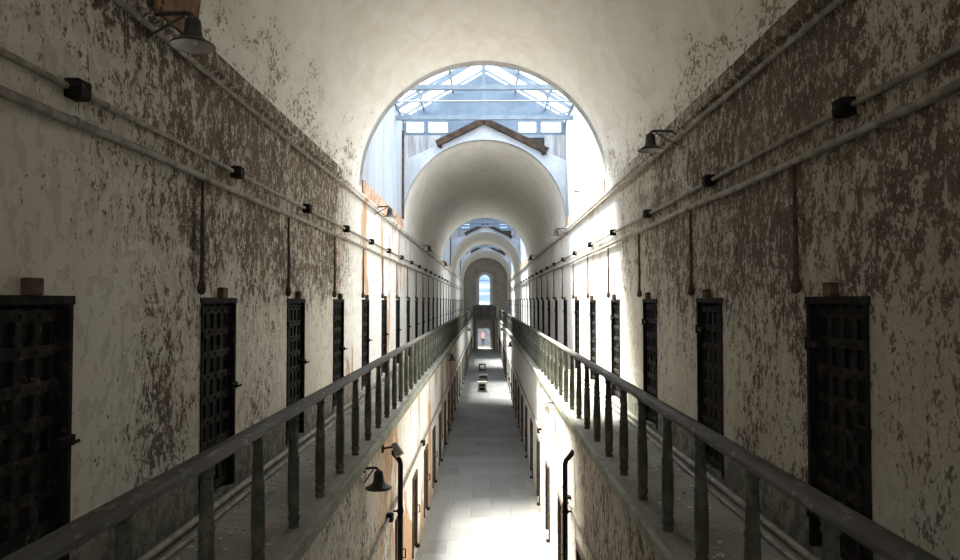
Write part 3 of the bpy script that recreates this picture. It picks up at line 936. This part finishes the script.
# loose paint on the walkways
for s in (-1, 1):
    mb = MB()
    for k in range(420):
        y = 2 + 18 * random.random() ** 1.2
        x = RX + .04 + (WX - .28 - RX) * random.random() ** .8; r = random.uniform(.006, .026)
        a = random.uniform(0, 6.3); n = random.choice((4, 5, 6))
        pts = []
        for j in range(n):
            t = a + 2 * PI * j / n; q = r * random.uniform(.6, 1.2)
            pts.append((s * x + q * math.cos(t), y + q * math.sin(t) * 1.2))
        mb.prism(pts, 'z', GAL, GAL + random.uniform(.003, .010))
    tag(mb.build('paint_flakes', M['flake']), 'flakes of fallen paint scattered over the %s walkway' % SIDE[s], 'debris', None, 'stuff')

# ------------------------------------------------------------------ furniture on the ground floor, far off
c = empty('display_crate', (-.17, 40.4, 0)); tag(c, 'pale square crate with a dark open front, nearest thing on the ground floor', 'crate')
MB().box(-.26, -.17, -.22, .22, 0, .56).build('side_panel', M['crate'], c); MB().box(.17, .26, -.22, .22, 0, .56).build('side_panel', M['crate'], c)
MB().box(-.17, .17, -.22, .22, .46, .56).build('top_panel', M['crate'], c); MB().box(-.17, .17, -.22, .22, 0, .07).build('bottom_panel', M['crate'], c)
MB().box(-.17, .17, .10, .20, .07, .46).build('back_panel', M['dark'], c)  # shade inside the open crate put into the panel's colour
MB().box(-.17, .17, -.15, -.11, .25, .28).build('shelf', M['crate'], c)
c = empty('low_bench', (-.12, 46.5, 0)); tag(c, 'low pale bench standing between the crate and the dark stool', 'bench')
MB().box(-.30, .30, -.2, .2, .28, .36).build('seat', M['crate'], c)
for x in (-.22, .22):
    for y in (-.15, .15): MB().box(x - .03, x + .03, y - .03, y + .03, 0, .28).build('leg', M['stool'], c)
MB().box(-.19, .19, .1, .13, .08, .26).build('back_board', M['stool'], c)
c = empty('frame_stool', (-.22, 52.3, 0)); tag(c, 'dark square open framed stool, farthest of the three on the ground floor', 'stool')
MB().box(-.24, .24, -.2, .2, .44, .52).build('seat', M['stool'], c)
for x in (-.2, .2):
    for y in (-.16, .16): MB().box(x - .045, x + .045, y - .04, y + .04, 0, .44).build('leg', M['stool'], c)
MB().box(-.155, .155, -.19, -.13, .06, .14).build('stretcher', M['stool'], c); MB().box(-.155, .155, .13, .19, .06, .14).build('stretcher', M['stool'], c)

# ------------------------------------------------------------------ person standing in the far doorway
def skin_mesh(name, joints, edges, mat, parent=None, root=0, lv=2):
    me = bpy.data.meshes.new(name); me.from_pydata([j[0] for j in joints], edges, [])
    o = bpy.data.objects.new(name, me); COL.objects.link(o)
    sk = o.modifiers.new('skin', 'SKIN'); sk.use_smooth_shade = True
    if not me.skin_vertices: me.skin_vertices.new()
    for i, j in enumerate(joints):
        r = j[1]; me.skin_vertices[0].data[i].radius = r if isinstance(r, tuple) else (r, r)
    me.skin_vertices[0].data[root].use_root = True
    sb = o.modifiers.new('sub', 'SUBSURF'); sb.levels = lv; sb.render_levels = lv
    me.materials.append(mat)
    if parent: o.parent = parent
    return o
J = [((0, 0, .92), (.15, .11)), ((0, 0, 1.10), (.125, .09)), ((0, 0, 1.28), (.15, .10)), ((0, 0, 1.40), (.11, .075)), ((0, -.01, 1.47), .05), ((0, -.02, 1.54), (.068, .078)), ((0, -.02, 1.62), (.075, .09)), ((0, -.01, 1.67), (.055, .065)),
     ((.17, 0, 1.37), .052), ((.22, .02, 1.12), .042), ((.19, -.10, .92), .032), ((.18, -.14, .85), .030),
     ((-.17, 0, 1.37), .052), ((-.22, .02, 1.12), .042), ((-.19, -.10, .92), .032), ((-.18, -.14, .85), .030),
     ((.09, 0, .84), .085), ((.10, -.01, .48), .058), ((.10, .02, .09), .040), ((.11, -.12, .035), .035),
     ((-.09, 0, .84), .085), ((-.10, -.01, .48), .058), ((-.10, .02, .09), .040), ((-.11, -.12, .035), .035)]
E = [(0, 1), (1, 2), (2, 3), (3, 4), (4, 5), (5, 6), (6, 7), (3, 8), (8, 9), (9, 10), (10, 11), (3, 12), (12, 13), (13, 14), (14, 15), (0, 16), (16, 17), (17, 18), (18, 19), (0, 20), (20, 21), (21, 22), (22, 23)]
per = skin_mesh('person', J, E, M['skin'])
per.location = (-.30, YE + 4.2, -.02)
tag(per, 'person in a pink top and dark trousers standing outside the far doorway', 'person')
T = [((0, 0, .95), (.165, .125)), ((0, 0, 1.10), (.14, .105)), ((0, 0, 1.28), (.165, .115)), ((0, 0, 1.40), (.12, .085)), ((.17, 0, 1.37), .065), ((.205, .01, 1.20), .056), ((-.17, 0, 1.37), .065), ((-.205, .01, 1.20), .056)]
skin_mesh('shirt', T, [(0, 1), (1, 2), (2, 3), (3, 4), (4, 5), (3, 6), (6, 7)], M['pink'], per)
P = [((0, 0, .93), (.162, .122)), ((.09, 0, .84), .098), ((.10, -.01, .48), .072), ((.10, .02, .10), .058), ((-.09, 0, .84), .098), ((-.10, -.01, .48), .072), ((-.10, .02, .10), .058)]
skin_mesh('trousers', P, [(0, 1), (1, 2), (2, 3), (0, 4), (4, 5), (5, 6)], M['trousers'], per)
H = [((0, .03, 1.50), (.06, .05)), ((0, .02, 1.60), (.078, .075)), ((0, -.0, 1.67), (.080, .090)), ((0, -.02, 1.715), (.05, .06))]
skin_mesh('hair', H, [(0, 1), (1, 2), (2, 3)], M['hair'], per)
for sg in (-1, 1):
    MB().box(sg * .11 - .045, sg * .11 + .045, -.19, .06, 0, .075).build('shoe', M['hair'], per, .02)

# ------------------------------------------------------------------ light
w = bpy.data.worlds.new('sky'); SC.world = w; w.use_nodes = True
nt = w.node_tree; nt.nodes.clear()
out = nt.nodes.new('ShaderNodeOutputWorld'); bg = nt.nodes.new('ShaderNodeBackground')
tc = nt.nodes.new('ShaderNodeTexCoord'); sp = nt.nodes.new('ShaderNodeSeparateXYZ')
nt.links.new(tc.outputs['Generated'], sp.inputs[0])
mp = nt.nodes.new('ShaderNodeMapping'); mp.inputs['Scale'].default_value = (10, 10, 55)
nt.links.new(tc.outputs['Generated'], mp.inputs[0])
no = nt.nodes.new('ShaderNodeTexNoise'); no.inputs['Scale'].default_value = 2.2; no.inputs['Detail'].default_value = 5
nt.links.new(mp.outputs[0], no.inputs['Vector'])
r1 = nt.nodes.new('ShaderNodeMapRange'); r1.interpolation_type = 'SMOOTHSTEP'; r1.inputs[1].default_value = .42; r1.inputs[2].default_value = .66
nt.links.new(no.outputs[0], r1.inputs[0])
mx = nt.nodes.new('ShaderNodeMix'); mx.data_type = 'RGBA'
mx.inputs[6].default_value = (.15, .235, .40, 1); mx.inputs[7].default_value = (.34, .39, .46, 1)
nt.links.new(r1.outputs[0], mx.inputs[0])
r2 = nt.nodes.new('ShaderNodeMapRange'); r2.interpolation_type = 'SMOOTHSTEP'; r2.inputs[1].default_value = .10; r2.inputs[2].default_value = .45
nt.links.new(sp.outputs[2], r2.inputs[0])
mz = nt.nodes.new('ShaderNodeMix'); mz.data_type = 'RGBA'
nt.links.new(r2.outputs[0], mz.inputs[0]); nt.links.new(mx.outputs[2], mz.inputs[6]); mz.inputs[7].default_value = (2.05, 2.2, 2.4, 1)
nt.links.new(mz.outputs[2], bg.inputs[0]); bg.inputs[1].default_value = 1.0
nt.links.new(bg.outputs[0], out.inputs[0])

sun = bpy.data.lights.new('sun', 'SUN'); sun.energy = 20; sun.angle = math.radians(20); sun.color = (1, .955, .87)
so = bpy.data.objects.new('sun', sun); COL.objects.link(so)
so.rotation_euler = Vector((.27, -.36, -1)).to_track_quat('-Z', 'Y').to_euler()
so.location = (-4, 24, 20)

# ------------------------------------------------------------------ camera
cd = bpy.data.cameras.new('camera'); cd.sensor_width = 36; cd.lens = 27.0; cd.clip_start = .05; cd.clip_end = 500
co = bpy.data.objects.new('camera', cd); COL.objects.link(co)
co.location = (.05, 0, EYE)
co.rotation_euler = (math.radians(90) + math.atan(21 / 720), 0, math.atan(6 / 720))
SC.camera = co

SC.view_settings.view_transform = 'Standard'; SC.view_settings.look = 'None'
SC.view_settings.exposure = 1.78; SC.view_settings.gamma = 1; SC.view_settings.use_curve_mapping = False
cy = SC.cycles
cy.max_bounces = 14; cy.diffuse_bounces = 10; cy.glossy_bounces = 3; cy.transparent_max_bounces = 12
cy.caustics_reflective = False; cy.caustics_refractive = False
cy.use_denoising = True
cy.sample_clamp_indirect = 20
